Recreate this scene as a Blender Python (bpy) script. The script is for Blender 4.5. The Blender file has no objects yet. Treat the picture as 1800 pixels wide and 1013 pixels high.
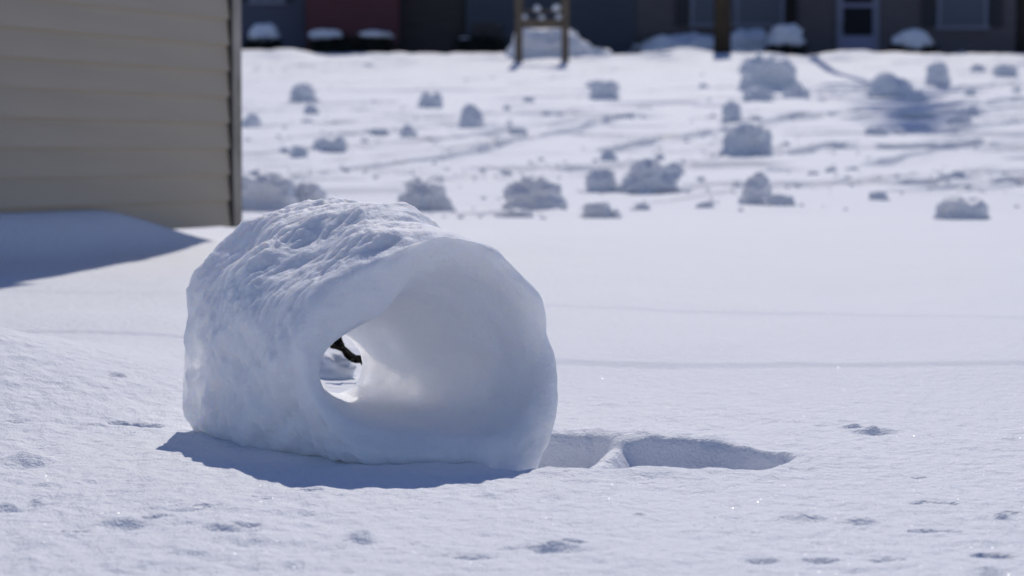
import bpy, bmesh, math, random
import numpy as np
from mathutils import Vector, Matrix

random.seed(7)
rng = np.random.default_rng(7)
scene = bpy.context.scene
C = scene.collection
R = math.radians

# ------------------------------------------------------------------ camera, sky, sun, exposure
CAM_H = 0.42
PITCH = math.atan(230.5 / 4500.0)
cam_data = bpy.data.cameras.new('camera')
cam_data.sensor_width = 36.0
cam_data.lens = 90.0
cam_data.clip_start = 0.05
cam_data.clip_end = 2000.0
cam_data.dof.use_dof = True
cam_data.dof.focus_distance = 3.62
cam_data.dof.aperture_fstop = 7.6
cam = bpy.data.objects.new('camera', cam_data)
cam.location = (0, 0, CAM_H)
cam.rotation_euler = (math.pi / 2 - PITCH, 0, 0)
C.objects.link(cam)
scene.camera = cam

SUN_EL = R(45.0)
SUN_AZ = R(4.6)                      # to the right of straight ahead (+Y)
SDIR = Vector((math.sin(SUN_AZ) * math.cos(SUN_EL), math.cos(SUN_AZ) * math.cos(SUN_EL), math.sin(SUN_EL)))
world = bpy.data.worlds.new('World')
scene.world = world
world.use_nodes = True
wn = world.node_tree.nodes
bg = wn['Background']
sky = wn.new('ShaderNodeTexSky')
sky.sky_type = 'NISHITA'
sky.sun_disc = False
sky.sun_elevation = SUN_EL
sky.sun_rotation = SUN_AZ
sky.air_density = 1.0
sky.dust_density = 0.1
sky.ozone_density = 4.0
bg.inputs['Strength'].default_value = 0.125
hs = wn.new('ShaderNodeHueSaturation')
hs.inputs['Hue'].default_value = 0.516
hs.inputs['Saturation'].default_value = 1.10          # a deep, clean winter sky
world.node_tree.links.new(sky.outputs['Color'], hs.inputs['Color'])
world.node_tree.links.new(hs.outputs['Color'], bg.inputs['Color'])
sl = bpy.data.lights.new('sun', 'SUN')
sl.energy = 3.75
sl.angle = R(0.53)
sl.color = (1.0, 0.95, 0.89)
sun = bpy.data.objects.new('sun', sl)
sun.rotation_euler = (-SDIR).to_track_quat('-Z', 'Y').to_euler()
sun.location = (5, 30, 40)
C.objects.link(sun)
vs = scene.view_settings
vs.view_transform = 'Standard'
vs.look = 'None'
vs.gamma = 1.0
vs.use_curve_mapping = False
vs.exposure = -0.61
scene.render.engine = 'CYCLES'
scene.cycles.use_denoising = True
scene.cycles.max_bounces = 10
scene.cycles.diffuse_bounces = 8

# ------------------------------------------------------------------ numeric helpers
_perm = np.random.default_rng(3).permutation(4096)
def _hash(ix, iy, iz):
    return _perm[(_perm[(_perm[ix & 4095] + iy) & 4095] + iz) & 4095]
_g = np.random.default_rng(5).normal(size=(4096, 3))
_g /= np.linalg.norm(_g, axis=1, keepdims=True)
def perlin(x, y, z=None):
    x = np.asarray(x, float); y = np.asarray(y, float)
    z = np.zeros_like(x) + 0.37 if z is None else np.asarray(z, float)
    xi = np.floor(x).astype(np.int64); yi = np.floor(y).astype(np.int64); zi = np.floor(z).astype(np.int64)
    fx, fy, fz = x - xi, y - yi, z - zi
    def fade(t): return t * t * t * (t * (t * 6 - 15) + 10)
    u, v, w = fade(fx), fade(fy), fade(fz)
    out = 0.0
    for dx in (0, 1):
        wx = u if dx else 1 - u
        for dy in (0, 1):
            wy = v if dy else 1 - v
            for dz in (0, 1):
                wz = w if dz else 1 - w
                g = _g[_hash(xi + dx, yi + dy, zi + dz)]
                out = out + wx * wy * wz * (g[..., 0] * (fx - dx) + g[..., 1] * (fy - dy) + g[..., 2] * (fz - dz))
    return out * 1.5
def fbm(x, y, z=None, o=4, gain=0.5):
    s = 0.0; a = 1.0; f = 1.0
    for k in range(o):
        s = s + a * perlin(x * f + 17.3 * k, y * f - 9.1 * k, None if z is None else z * f + 3.7 * k)
        a *= gain; f *= 2.03
    return s
def sstep(a, b, x):
    t = np.clip((x - a) / (b - a), 0, 1)
    return t * t * (3 - 2 * t)

def mono_spline(xs, ys):
    xs = np.array(xs, float); ys = np.array(ys, float)
    h = np.diff(xs); d = np.diff(ys) / h
    m = np.zeros_like(xs)
    for i in range(1, len(xs) - 1):
        if d[i - 1] * d[i] > 0:
            w1 = 2 * h[i] + h[i - 1]; w2 = h[i] + 2 * h[i - 1]
            m[i] = (w1 + w2) / (w1 / d[i - 1] + w2 / d[i])
    def f(x):
        x = np.clip(np.asarray(x, float), xs[0], xs[-1])
        i = np.clip(np.searchsorted(xs, x) - 1, 0, len(xs) - 2)
        t = (x - xs[i]) / h[i]
        return ((2*t**3 - 3*t**2 + 1) * ys[i] + (t**3 - 2*t**2 + t) * h[i] * m[i]
                + (-2*t**3 + 3*t**2) * ys[i+1] + (t**3 - t**2) * h[i] * m[i+1])
    return f

PROFILE = mono_spline(
    [-300, 0, 2.0, 3.8, 5.0, 6.5, 8.0, 11.0, 14.0, 20.0, 30.0, 40.0, 55.0, 61.0, 63.0, 67.0, 80.0, 900.0],
    [0, 0, 0, 0.002, 0.035, 0.06, 0.07, 0.072, 0.085, 0.225, 0.727, 1.32, 2.27, 2.83, 2.86, 2.84, 2.86, 2.9])

# gentle relief of the field: (x, y, sigma x, sigma y, height)
MOUNDS = [(-0.80, 5.35, 0.50, 0.60, 0.040), (1.15, 5.0, 0.5, 0.6, 0.016), (-1.12, 4.35, 0.50, 0.42, 0.135), (0.9, 5.6, 0.9, 0.8, 0.012), (-0.1, 7.2, 1.4, 0.8, 0.010),
          (-6.4, 61.2, 0.9, 0.9, 0.13), (-5.2, 60.6, 0.7, 0.6, 0.08), (4.0, 60.8, 0.6, 0.6, 0.13), (8.6, 61.2, 0.8, 0.8, 0.10)]
# drift along the shed wall, and the scour at its far corner
SHED_C = np.array([-1.136, 10.5])
SHED_D = np.array([-0.371, -0.9285])             # along the wall, away from the far corner
SHED_N = np.array([0.9285, -0.371])              # wall normal, towards the open field
def broad(x, y):
    h = PROFILE(y)
    for mx, my, sx, sy, hh in MOUNDS:
        h = h + hh * np.exp(-((x - mx) / sx) ** 2 - ((y - my) / sy) ** 2)
    a = (x - SHED_C[0]) * SHED_D[0] + (y - SHED_C[1]) * SHED_D[1]
    b = (x - SHED_C[0]) * SHED_N[0] + (y - SHED_C[1]) * SHED_N[1]
    h = h + 0.155 * sstep(0.18, 1.20, a) * np.exp(-((b - 0.02) / 0.20) ** 2) * (1 - sstep(3.0, 4.2, a))
    return h

def ray(px, py):
    dx = (px - 900.0) / 4500.0; dz = -(py - 506.5) / 4500.0
    c, s = math.cos(PITCH), math.sin(PITCH)
    return np.array([dx, c + s * dz, -s + c * dz])
def at(px, py, lo=2.0, hi=66.0):
    """ground point that the photograph shows at a pixel of the 1800 x 1013 picture"""
    d = ray(px, py)
    t = np.linspace(lo, hi, 4000)
    dif = CAM_H + d[2] * t - broad(d[0] * t, d[1] * t)
    k = np.where(dif < 0)[0]
    if len(k) == 0:
        k = [int(np.argmin(dif))]
    i = k[0]
    tt = t[i]
    if i > 0 and dif[i] < 0:
        tt = t[i-1] + (t[i] - t[i-1]) * dif[i-1] / (dif[i-1] - dif[i])
    return float(d[0] * tt), float(d[1] * tt)
def on_depth(px, py, y):
    d = ray(px, py); t = y / d[1]
    return Vector((d[0] * t, y, CAM_H + d[2] * t))

# ------------------------------------------------------------------ materials
def new_mat(name, col, rough=0.7, spec=0.3):
    m = bpy.data.materials.new(name); m.use_nodes = True
    b = m.node_tree.nodes['Principled BSDF']
    b.inputs['Base Color'].default_value = (*col, 1)
    b.inputs['Roughness'].default_value = rough
    b.inputs['Specular IOR Level'].default_value = spec
    return m
def add_noise_colour(m, c1, c2, scale, stretch=(1, 1, 1), detail=5, bump=0.0, bdist=0.002, lo=0.35, hi=0.65, distortion=0.0):
    nt = m.node_tree; b = nt.nodes['Principled BSDF']
    tc = nt.nodes.new('ShaderNodeTexCoord'); mp = nt.nodes.new('ShaderNodeMapping')
    mp.inputs['Scale'].default_value = stretch
    n = nt.nodes.new('ShaderNodeTexNoise'); n.inputs['Scale'].default_value = scale; n.inputs['Detail'].default_value = detail
    n.inputs['Distortion'].default_value = distortion
    r = nt.nodes.new('ShaderNodeValToRGB')
    r.color_ramp.elements[0].position = lo; r.color_ramp.elements[0].color = (*c1, 1)
    r.color_ramp.elements[1].position = hi; r.color_ramp.elements[1].color = (*c2, 1)
    L = nt.links.new
    L(tc.outputs['Object'], mp.inputs['Vector']); L(mp.outputs['Vector'], n.inputs['Vector'])
    L(n.outputs['Fac'], r.inputs['Fac']); L(r.outputs['Color'], b.inputs['Base Color'])
    if bump:
        bp = nt.nodes.new('ShaderNodeBump'); bp.inputs['Strength'].default_value = bump; bp.inputs['Distance'].default_value = bdist
        L(n.outputs['Fac'], bp.inputs['Height']); L(bp.outputs['Normal'], b.inputs['Normal'])
    return m
def snow_mat(name, sss=0.0, radius=0.03, grain=0.3, fine=260.0):
    m = new_mat(name, (0.868, 0.870, 0.884), 0.62, 0.25)
    nt = m.node_tree; b = nt.nodes['Principled BSDF']; L = nt.links.new
    if sss:
        b.inputs['Subsurface Weight'].default_value = sss
        b.inputs['Subsurface Radius'].default_value = (1.12, 1.0, 0.86)
        b.inputs['Subsurface Scale'].default_value = radius
    tc = nt.nodes.new('ShaderNodeTexCoord')
    n1 = nt.nodes.new('ShaderNodeTexNoise'); n1.inputs['Scale'].default_value = fine; n1.inputs['Detail'].default_value = 3
    n2 = nt.nodes.new('ShaderNodeTexNoise'); n2.inputs['Scale'].default_value = fine / 5; n2.inputs['Detail'].default_value = 4
    add = nt.nodes.new('ShaderNodeMath'); add.operation = 'MULTIPLY_ADD'
    add.inputs[1].default_value = 2.2
    bp = nt.nodes.new('ShaderNodeBump'); bp.inputs['Strength'].default_value = grain; bp.inputs['Distance'].default_value = 0.0035
    L(tc.outputs['Object'], n1.inputs['Vector']); L(tc.outputs['Object'], n2.inputs['Vector'])
    L(n2.outputs['Fac'], add.inputs[0]); L(n1.outputs['Fac'], add.inputs[2])
    L(add.outputs[0], bp.inputs['Height']); L(bp.outputs['Normal'], b.inputs['Normal'])
    return m
M = {}
M['snow'] = snow_mat('snow', grain=0.75)
M['roller'] = snow_mat('roller_snow', sss=1.0, radius=0.019, grain=0.5)
M['lump'] = snow_mat('lump_snow', grain=0.30, fine=90)
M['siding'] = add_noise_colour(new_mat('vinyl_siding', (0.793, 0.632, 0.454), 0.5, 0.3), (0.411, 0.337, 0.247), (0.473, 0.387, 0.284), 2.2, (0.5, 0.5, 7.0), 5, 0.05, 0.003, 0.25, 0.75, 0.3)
M['trim'] = add_noise_colour(new_mat('corner_trim', (0.450, 0.392, 0.324), 0.5), (0.240, 0.203, 0.162), (0.450, 0.392, 0.324), 9, (1, 1, 0.5), 4)
M['trim_dark'] = new_mat('trim_channel', (0.05, 0.045, 0.04), 0.6)
M['shingle'] = add_noise_colour(new_mat('roof_shingle', (0.1, 0.1, 0.1), 0.9), (0.06, 0.06, 0.065), (0.12, 0.115, 0.11), 8)
M['wood'] = add_noise_colour(new_mat('weathered_wood', (0.320, 0.240, 0.160), 0.8), (0.112, 0.083, 0.056), (0.208, 0.160, 0.112), 6, (4, 4, 0.6), 5, 0.2)
M['postwood'] = add_noise_colour(new_mat('brown_post', (0.120, 0.075, 0.045), 0.8), (0.042, 0.030, 0.018), (0.083, 0.057, 0.033), 5, (4, 4, 0.5), 5, 0.2)
M['bark'] = add_noise_colour(new_mat('bark', (0.05, 0.04, 0.03), 0.9), (0.014, 0.012, 0.011), (0.030, 0.026, 0.022), 7, (3, 3, 0.7), 5, 0.5, 0.02)
M['needles'] = add_noise_colour(new_mat('evergreen', (0.04, 0.06, 0.03), 0.8), (0.022, 0.032, 0.016), (0.05, 0.07, 0.035), 5)
M['shrub'] = add_noise_colour(new_mat('shrub_leaf', (0.02, 0.025, 0.015), 0.8), (0.012, 0.014, 0.010), (0.028, 0.034, 0.020), 6)
M['blue_wall'] = add_noise_colour(new_mat('slate_blue_siding', (0.144, 0.168, 0.240), 0.7), (0.082, 0.089, 0.120), (0.101, 0.108, 0.144), 3, (0.3, 0.3, 6))
M['red_wall'] = add_noise_colour(new_mat('maroon_siding', (0.137, 0.046, 0.046), 0.7), (0.102, 0.034, 0.039), (0.130, 0.046, 0.052), 3, (0.3, 0.3, 6))
M['dark_wall'] = add_noise_colour(new_mat('dark_brown_siding', (0.096, 0.072, 0.072), 0.8), (0.053, 0.043, 0.043), (0.082, 0.067, 0.062), 3, (0.3, 0.3, 6))
M['teal_wall'] = add_noise_colour(new_mat('dark_slate_siding', (0.072, 0.084, 0.108), 0.8), (0.062, 0.070, 0.086), (0.084, 0.094, 0.113), 3, (0.3, 0.3, 6))
M['brick_wall'] = add_noise_colour(new_mat('grey_brown_siding', (0.144, 0.120, 0.120), 0.8), (0.106, 0.091, 0.096), (0.139, 0.120, 0.125), 3, (0.3, 0.3, 6))
M['frame'] = new_mat('window_frame', (0.228, 0.240, 0.300), 0.5)
M['door'] = new_mat('door_paint', (0.264, 0.264, 0.372), 0.5)
M['shutter'] = new_mat('dark_shutter', (0.036, 0.040, 0.048), 0.6)
M['glass'] = new_mat('window_glass', (0.120, 0.134, 0.163), 0.45, 0.15)
M['dark_glass'] = new_mat('dark_pane', (0.015, 0.016, 0.02), 0.5, 0.1)
M['black'] = new_mat('black_board', (0.012, 0.012, 0.014), 0.7)
M['wire'] = new_mat('black_wire', (0.02, 0.02, 0.02), 0.6)
M['metal'] = new_mat('door_metal', (0.2, 0.2, 0.2), 0.4)
M['leaf'] = add_noise_colour(new_mat('dead_leaf', (0.03, 0.022, 0.014), 0.8), (0.012, 0.009, 0.006), (0.035, 0.024, 0.014), 40)
ice = new_mat('ice_crystal', (0.9, 0.92, 0.95), 0.30, 0.6)
M['ice'] = ice

# ------------------------------------------------------------------ object helpers
def tag(o, label=None, cat=None, group=None, kind=None):
    if label: o['label'] = label
    if cat: o['category'] = cat
    if group: o['group'] = group
    if kind: o['kind'] = kind
    return o
def link(name, me, mat=None, parent=None):
    o = bpy.data.objects.new(name, me)
    if mat: me.materials.append(mat)
    C.objects.link(o)
    if parent: o.parent = parent
    return o
def thing(name, label, cat, loc=(0, 0, 0), rz=0.0, group=None):
    o = bpy.data.objects.new(name, None); o.empty_display_size = 0.2
    C.objects.link(o); o.location = loc; o.rotation_euler = (0, 0, rz)
    return tag(o, label, cat, group)
def mesh_np(name, V, F, smooth=True):
    V = np.asarray(V, np.float32); F = np.asarray(F, np.int32)
    me = bpy.data.meshes.new(name)
    n = F.shape[1]
    me.vertices.add(len(V)); me.vertices.foreach_set('co', V.ravel())
    me.loops.add(F.size); me.loops.foreach_set('vertex_index', F.ravel())
    me.polygons.add(len(F)); me.polygons.foreach_set('loop_start', np.arange(0, F.size, n, dtype=np.int32))
    me.polygons.foreach_set('loop_total', np.full(len(F), n, np.int32))
    me.polygons.foreach_set('use_smooth', np.full(len(F), smooth))
    me.update(calc_edges=True); me.validate()
    return me
def grid_faces(nu, nv, wrap_u=False, wrap_v=False):
    i = np.arange(nu if wrap_u else nu - 1); j = np.arange(nv if wrap_v else nv - 1)
    I, J = np.meshgrid(i, j, indexing='ij')
    I2 = (I + 1) % nu; J2 = (J + 1) % nv
    return np.stack([I * nv + J, I2 * nv + J, I2 * nv + J2, I * nv + J2], -1).reshape(-1, 4)
def bm_box(bm, x0, x1, y0, y1, z0, z1):
    v = [bm.verts.new(p) for p in ((x0,y0,z0),(x1,y0,z0),(x1,y1,z0),(x0,y1,z0),(x0,y0,z1),(x1,y0,z1),(x1,y1,z1),(x0,y1,z1))]
    for f in ((0,3,2,1),(4,5,6,7),(0,1,5,4),(1,2,6,5),(2,3,7,6),(3,0,4,7)):
        bm.faces.new([v[i] for i in f])
def bm_obj(name, bm, mat, parent=None, smooth=False, bevel=0.0):
    if bevel:
        bmesh.ops.bevel(bm, geom=bm.edges[:], offset=bevel, segments=2, affect='EDGES', clamp_overlap=True)
    me = bpy.data.meshes.new(name); bm.to_mesh(me); bm.free()
    if smooth:
        for p in me.polygons: p.use_smooth = True
    return link(name, me, mat, parent)
def box(name, dims, mat, parent=None, bevel=0.0):
    bm = bmesh.new(); bm_box(bm, *dims)
    return bm_obj(name, bm, mat, parent, bevel=bevel)
def tube_mesh(name, pts, rad, n=8, jitter=0.0, seed=0):
    P = np.array(pts, float); k = len(P)
    rad = np.broadcast_to(np.array(rad, float), (k,))
    T = np.gradient(P, axis=0); T /= np.linalg.norm(T, axis=1, keepdims=True) + 1e-9
    up = np.array([0.31, 0.17, 0.93]) if abs(T[:, 2]).mean() < 0.7 else np.array([1.0, 0.1, 0.0])
    A = np.cross(T, up); A /= np.linalg.norm(A, axis=1, keepdims=True) + 1e-9
    B = np.cross(T, A)
    th = np.linspace(0, 2 * np.pi, n, endpoint=False)
    rr = rad[:, None] * (1 + jitter * perlin(np.cos(th)[None] * 1.5 + seed, np.sin(th)[None] * 1.5 + 0 * rad[:, None], np.arange(k)[:, None] * 0.7 + 0 * th[None]))
    V = P[:, None] + rr[..., None] * (np.cos(th)[None, :, None] * A[:, None] + np.sin(th)[None, :, None] * B[:, None])
    V = V.reshape(-1, 3); F = grid_faces(k, n, wrap_v=True)
    return V, F
def tube(name, pts, rad, mat, parent=None, n=8, jitter=0.0, seed=0):
    V, F = tube_mesh(name, pts, rad, n, jitter, seed)
    me = mesh_np(name, V, F)
    bm = bmesh.new(); bm.from_mesh(me)
    bmesh.ops.holes_fill(bm, edges=[e for e in bm.edges if e.is_boundary])
    bm.to_mesh(me); bm.free()
    return link(name, me, mat, parent)

# ------------------------------------------------------------------ ground: one snow sheet to the horizon
def seg_dist(x, y, pts):
    best = np.full(x.shape, 1e9)
    for (ax, ay), (bx, by) in zip(pts[:-1], pts[1:]):
        vx, vy = bx - ax, by - ay; L2 = vx * vx + vy * vy + 1e-12
        t = np.clip(((x - ax) * vx + (y - ay) * vy) / L2, 0, 1)
        best = np.minimum(best, np.hypot(x - ax - t * vx, y - ay - t * vy))
    return best
TRACKS = [  # tracks the rollers left, as photo pixels: (points, half width m, depth m)
    ([(470, 314), (640, 298), (760, 283), (900, 251), (1000, 232), (1100, 203)], 0.13, 0.045),
    ([(440, 276), (560, 262), (700, 254), (800, 244), (900, 229), (1000, 216), (1100, 203)], 0.15, 0.045),
    ([(830, 208), (930, 199), (1040, 192), (1130, 190)], 0.15, 0.045),
    ([(1070, 266), (1150, 252), (1190, 244), (1260, 232), (1330, 222)], 0.14, 0.05),
    ([(470, 224), (600, 219), (720, 211), (830, 206)], 0.16, 0.045),
    ([(430, 187), (560, 184), (680, 181)], 0.16, 0.04),
    ([(430, 198), (560, 196), (740, 190)], 0.16, 0.04),
    ([(1310, 216), (1420, 203), (1560, 195), (1700, 184), (1800, 174)], 0.16, 0.05),
    ([(1570, 259), (1660, 254), (1740, 246), (1800, 236)], 0.15, 0.05),
    ([(1380, 270), (1440, 262), (1480, 254)], 0.13, 0.045),
    ([(1540, 292), (1620, 272), (1720, 258), (1800, 256)], 0.15, 0.035),
    ([(1590, 340), (1680, 330), (1800, 318)], 0.13, 0.035),
    ([(1560, 322), (1640, 317), (1700, 312)], 0.10, 0.03),
    ([(1620, 206), (1700, 200), (1800, 190)], 0.16, 0.05),
    ([(1640, 153), (1720, 152), (1800, 148)], 0.18, 0.05),
    ([(1240, 212), (1330, 211)], 0.14, 0.06),
    ([(610, 240), (680, 236), (745, 226)], 0.15, 0.05),
    ([(430, 250), (520, 243), (640, 231)], 0.15, 0.03),
    ([(820, 380), (870, 377), (930, 374)], 0.12, 0.03),
    ([(1120, 285), (1010, 293), (900, 304), (850, 306)], 0.10, 0.02),
    ([(430, 305), (520, 303), (640, 303), (760, 308), (880, 312)], 0.10, 0.014),
    ([(1650, 232), (1730, 222), (1800, 214)], 0.15, 0.04),
    ([(1480, 210), (1600, 203), (1680, 196)], 0.15, 0.04),
    ([(870, 176), (960, 172), (1040, 170)], 0.18, 0.03),
    ([(1130, 160), (1240, 156), (1310, 152)], 0.18, 0.03),
    ([(430, 128), (560, 126), (700, 120)], 0.2, 0.05),
    ([(480, 116), (560, 118), (640, 114)], 0.2, 0.05),
]
DENTS = [  # foreground pits and crusts: px, py, half width px, half depth m, height m (negative: pit)
    (55, 815, 34, 0.035, 0.017), (70, 886, 14, 0.02, 0.012), (18, 900, 32, 0.015, 0.009), (228, 932, 38, 0.018, 0.011),
    (275, 922, 30, 0.012, -0.007), (400, 940, 44, 0.012, 0.009), (430, 933, 26, 0.009, -0.007), (635, 954, 21, 0.021, 0.014),
    (975, 971, 52, 0.012, 0.010), (1005, 962, 24, 0.011, -0.009), (1125, 911, 9, 0.012, -0.008), (1500, 752, 22, 0.012, 0.010),
    (1538, 757, 28, 0.018, 0.014), (1405, 914, 42, 0.010, 0.008), (1512, 918, 32, 0.011, 0.009), (1616, 838, 12, 0.010, -0.006),
    (1640, 888, 38, 0.012, -0.006), (1760, 910, 11, 0.013, 0.010), (1735, 1004, 30, 0.014, 0.007), (1750, 978, 40, 0.010, -0.009),
    (1640, 935, 44, 0.014, -0.006), (235, 746, 44, 0.012, -0.008), (365, 896, 22, 0.009, -0.006), (545, 866, 22, 0.008, -0.004),
    (205, 657, 14, 0.012, -0.004), (1340, 990, 26, 0.011, -0.006), (1440, 992, 34, 0.011, -0.007), (810, 985, 60, 0.012, -0.004),
    (455, 878, 20, 0.009, -0.003), (745, 960, 26, 0.009, -0.003), (1780, 905, 14, 0.01, -0.006), (130, 945, 24, 0.01, -0.004),
    (1560, 985, 34, 0.010, -0.005), (1280, 915, 24, 0.008, -0.004), (20, 745, 20, 0.01, -0.004), (160, 748, 22, 0.008, -0.003),
]
_tr = random.Random(21)
for _k in range(22):
    _y = 150 + 215 * _tr.random() ** 1.1; _x = _tr.uniform(440, 1650); _l = _tr.uniform(120, 420); _s = _tr.uniform(-.15, -.04)
    TRACKS.append(([(_x + _l * f, _y + _s * _l * f + _tr.uniform(-2, 2)) for f in (0, .35, .7, 1)], _tr.uniform(.05, .09), _tr.uniform(.014, .028)))
TRACKS_W = [([at(*p) for p in pts], w, d) for pts, w, d in TRACKS]
DENTS_W = [(*at(px, py), hw, hd, hh * 1.7) for px, py, hw, hd, hh in DENTS]

def height(X, Y):
    H = broad(X, Y)
    near = sstep(14.5, 12.5, Y)
    # gentle wind relief on the near, smooth field
    H = H + near * (0.012 * fbm(X * 0.9 + 4, Y * 0.55, o=2) + 0.004 * fbm(X * 3.1, Y * 1.7 + 3, o=2))
    H = H + near * 0.0016 * fbm(X * 9, Y * 4 + 7, o=3)
    # coarse crust close to the camera
    cr = sstep(4.9, 3.6, Y - 0.55 * np.clip(-X, 0, 2.0)) * sstep(-5, 0, Y)
    patch = sstep(-0.25, 0.5, perlin(X * 2.1 + 8, Y * 1.5 + 2))
    H = H + cr * 1.5 * (0.0022 * fbm(X * 26, Y * 19, o=3) + 0.0035 * patch * fbm(X * 9 + 3, Y * 13, o=3))
    rip = np.clip(perlin(X * 7.5 + 0.9 * Y, Y * 17 + 5) - 0.28, 0, 1)
    H = H - cr * patch * 0.012 * rip
    # roller field
    far = sstep(13.0, 15.5, Y)
    fr = 0.018 * fbm(X * 0.55, Y * 0.30 + 2, o=3) + 0.016 * fbm(X * 1.1 + 5, Y * 1.9, o=3)
    st = np.clip(perlin(X * 0.55 - 0.16 * Y + 40, Y * 1.25 - 0.10 * X) - 0.22, 0, 1)
    H = H + far * (fr - 0.06 * sstep(0.05, 0.16, st) * sstep(15, 20, Y))
    H = H + 0.10 * sstep(56, 59, Y) * sstep(66, 62, Y) * np.clip(fbm(X * 0.8 + 11, Y * 0.9, o=3), -0.3, 1)
    for pts, w, d in TRACKS_W:
        xs = [p[0] for p in pts]; ys = [p[1] for p in pts]
        w = w * 0.8; m = (X > min(xs) - 1) & (X < max(xs) + 1) & (Y > min(ys) - 1) & (Y < max(ys) + 1)
        if not m.any(): continue
        x, y = X[m], Y[m]
        D = seg_dist(x, y + 0.10 * perlin(x * 0.9, y * 0.4) + 0.03 * perlin(x * 4, y * 2), pts)
        k = 0.55 + 0.9 * np.clip(0.5 + perlin(x * 1.3 + w * 90, y * 0.7), 0, 1)
        H[m] += -2.0 * d * k * sstep(1.25 * w, 0.95 * w, D) + 0.5 * d * k * np.exp(-((D - 1.7 * w) / (0.6 * w)) ** 2)
    for dx, dy, hw, hd, hh in DENTS_W:
        sx = hw * dy / 4500.0
        m = (abs(X - dx) < 5 * sx) & (abs(Y - dy) < 6 * hd)
        if not m.any(): continue
        x, y = X[m] - dx, Y[m] - dy
        wob = 0.35 * perlin(X[m] * 40, Y[m] * 40)
        q = (x / sx) ** 2 + ((y - 0.3 * hd * perlin(X[m] * 18, Y[m] * 3)) / hd) ** 2 + wob
        n_ = 1 + 0.5 * perlin(X[m] * 40 + 3, Y[m] * 40) + 0.3 * perlin(X[m] * 140, Y[m] * 110)
        if hh < 0:
            H[m] += hh * sstep(1.7, 0.3, q)
        else:
            H[m] += 0.40 * hh * n_ * np.exp(-np.clip((x / sx) ** 2 + (y / (0.8 * hd + 0.003)) ** 2, 0, 30)) - 0.35 * hh * np.exp(-(x / (1.2 * sx)) ** 2 - ((y + 1.5 * hd) / (0.9 * hd)) ** 2)
    # the trough the large roller has left to its right
    m = (X > -0.35) & (X < 0.75) & (Y > 3.0) & (Y < 4.2)
    if m.any():
        x, y = X[m], Y[m]
        yb = 3.815 - 0.05 * sstep(0.12, 0.17, x) - 0.04 * sstep(0.15, 0.40, x) - 0.12 * sstep(0.30, 0.42, x) + 0.008 * perlin(x * 16, y * 2)
        yf = 3.42 + 0.012 * perlin(x * 14 + 4, y * 2) + 0.05 * np.exp(-((x - 0.085) / 0.03) ** 2) * 0 - 0.03 * np.exp(-((x - 0.09) / 0.03) ** 2) + 0.14 * sstep(0.33, 0.42, x)
        prof = sstep(0.0, 0.03, yb - y) * sstep(-0.02, 0.12, y - yf)
        lon = sstep(0.415, 0.36, x) * sstep(-0.06, 0.05, x)
        xr = x - 0.30 * (y - 3.6)
        bridge = 1 - 0.9 * np.exp(-np.abs((x - 0.138 - 0.18 * (y - 3.65) - 0.008 * perlin(x * 3, y * 9)) / 0.028) ** 2.2) * (0.9 + 0.10 * perlin(x * 50, y * 50))
        H[m] += -0.052 * prof * lon * bridge
        H[m] += 0.007 * np.exp(-((y - yf + 0.05) / 0.035) ** 2) * sstep(0.47, 0.34, x) * sstep(-0.02, 0.08, x)
        H[m] += 0.012 * np.exp(-((x - 0.44) / 0.05) ** 2 - ((y - 3.52) / 0.07) ** 2)
        H[m] -= 0.012 * np.exp(-((x - 0.425 - 0.5 * (3.56 - y)) / 0.03) ** 2 - ((y - 3.55) / 0.035) ** 2)
        H[m] += 0.016 * np.exp(-((y - yb - 0.03) / 0.035) ** 2) * sstep(0.36, 0.2, x) * sstep(-0.2, 0.1, x)
    return H

uc = np.linspace(-0.235, 0.235, 660)
side = 0.235 + 0.0012 * (1.28 ** np.arange(1, 36) - 1) / 0.28
side = np.append(side[side < 8], 8.0)
U = np.concatenate([-side[::-1], uc, side])
rows = [-250, -120, -60, -30, -15, -8, -4, -2, -1, 0, 0.7, 1.2, 1.6, 1.9, 2.1, 2.2]
y = 2.25
while y < 72:
    rows.append(y)
    y += 0.0062 if y < 4.2 else (0.0062 + min((y - 4.2) * 0.0058, 0.054) if y < 14 else 0.062 if y < 46 else 0.12)
rows += [74, 78, 85, 100, 130, 180, 260, 380, 560, 800]
Yr = np.array(rows)
W = np.maximum(Yr, 1.6); W[:10] = np.maximum(1.6, np.abs(Yr[:10]) * 0.5 + 1.6)
X2 = U[None, :] * W[:, None]; Y2 = np.repeat(Yr[:, None], len(U), 1)
H2 = height(X2, Y2)
ground = link('ground', mesh_np('ground', np.stack([X2, Y2, H2], -1).reshape(-1, 3), grid_faces(len(Yr), len(U))[:, ::-1]), M['snow'])
tag(ground, 'wind packed snow covering the field', kind='structure')

def gz(x, y):
    return float(height(np.array([float(x)]), np.array([float(y)]))[0])

# ------------------------------------------------------------------ the beige shed on the left
ang = math.atan2(SHED_D[1], SHED_D[0])
SHED_Z = CAM_H - 0.282
shed = thing('shed', 'beige clapboard shed standing over drifted snow at the left', 'shed', (SHED_C[0], SHED_C[1], SHED_Z), ang)
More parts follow.
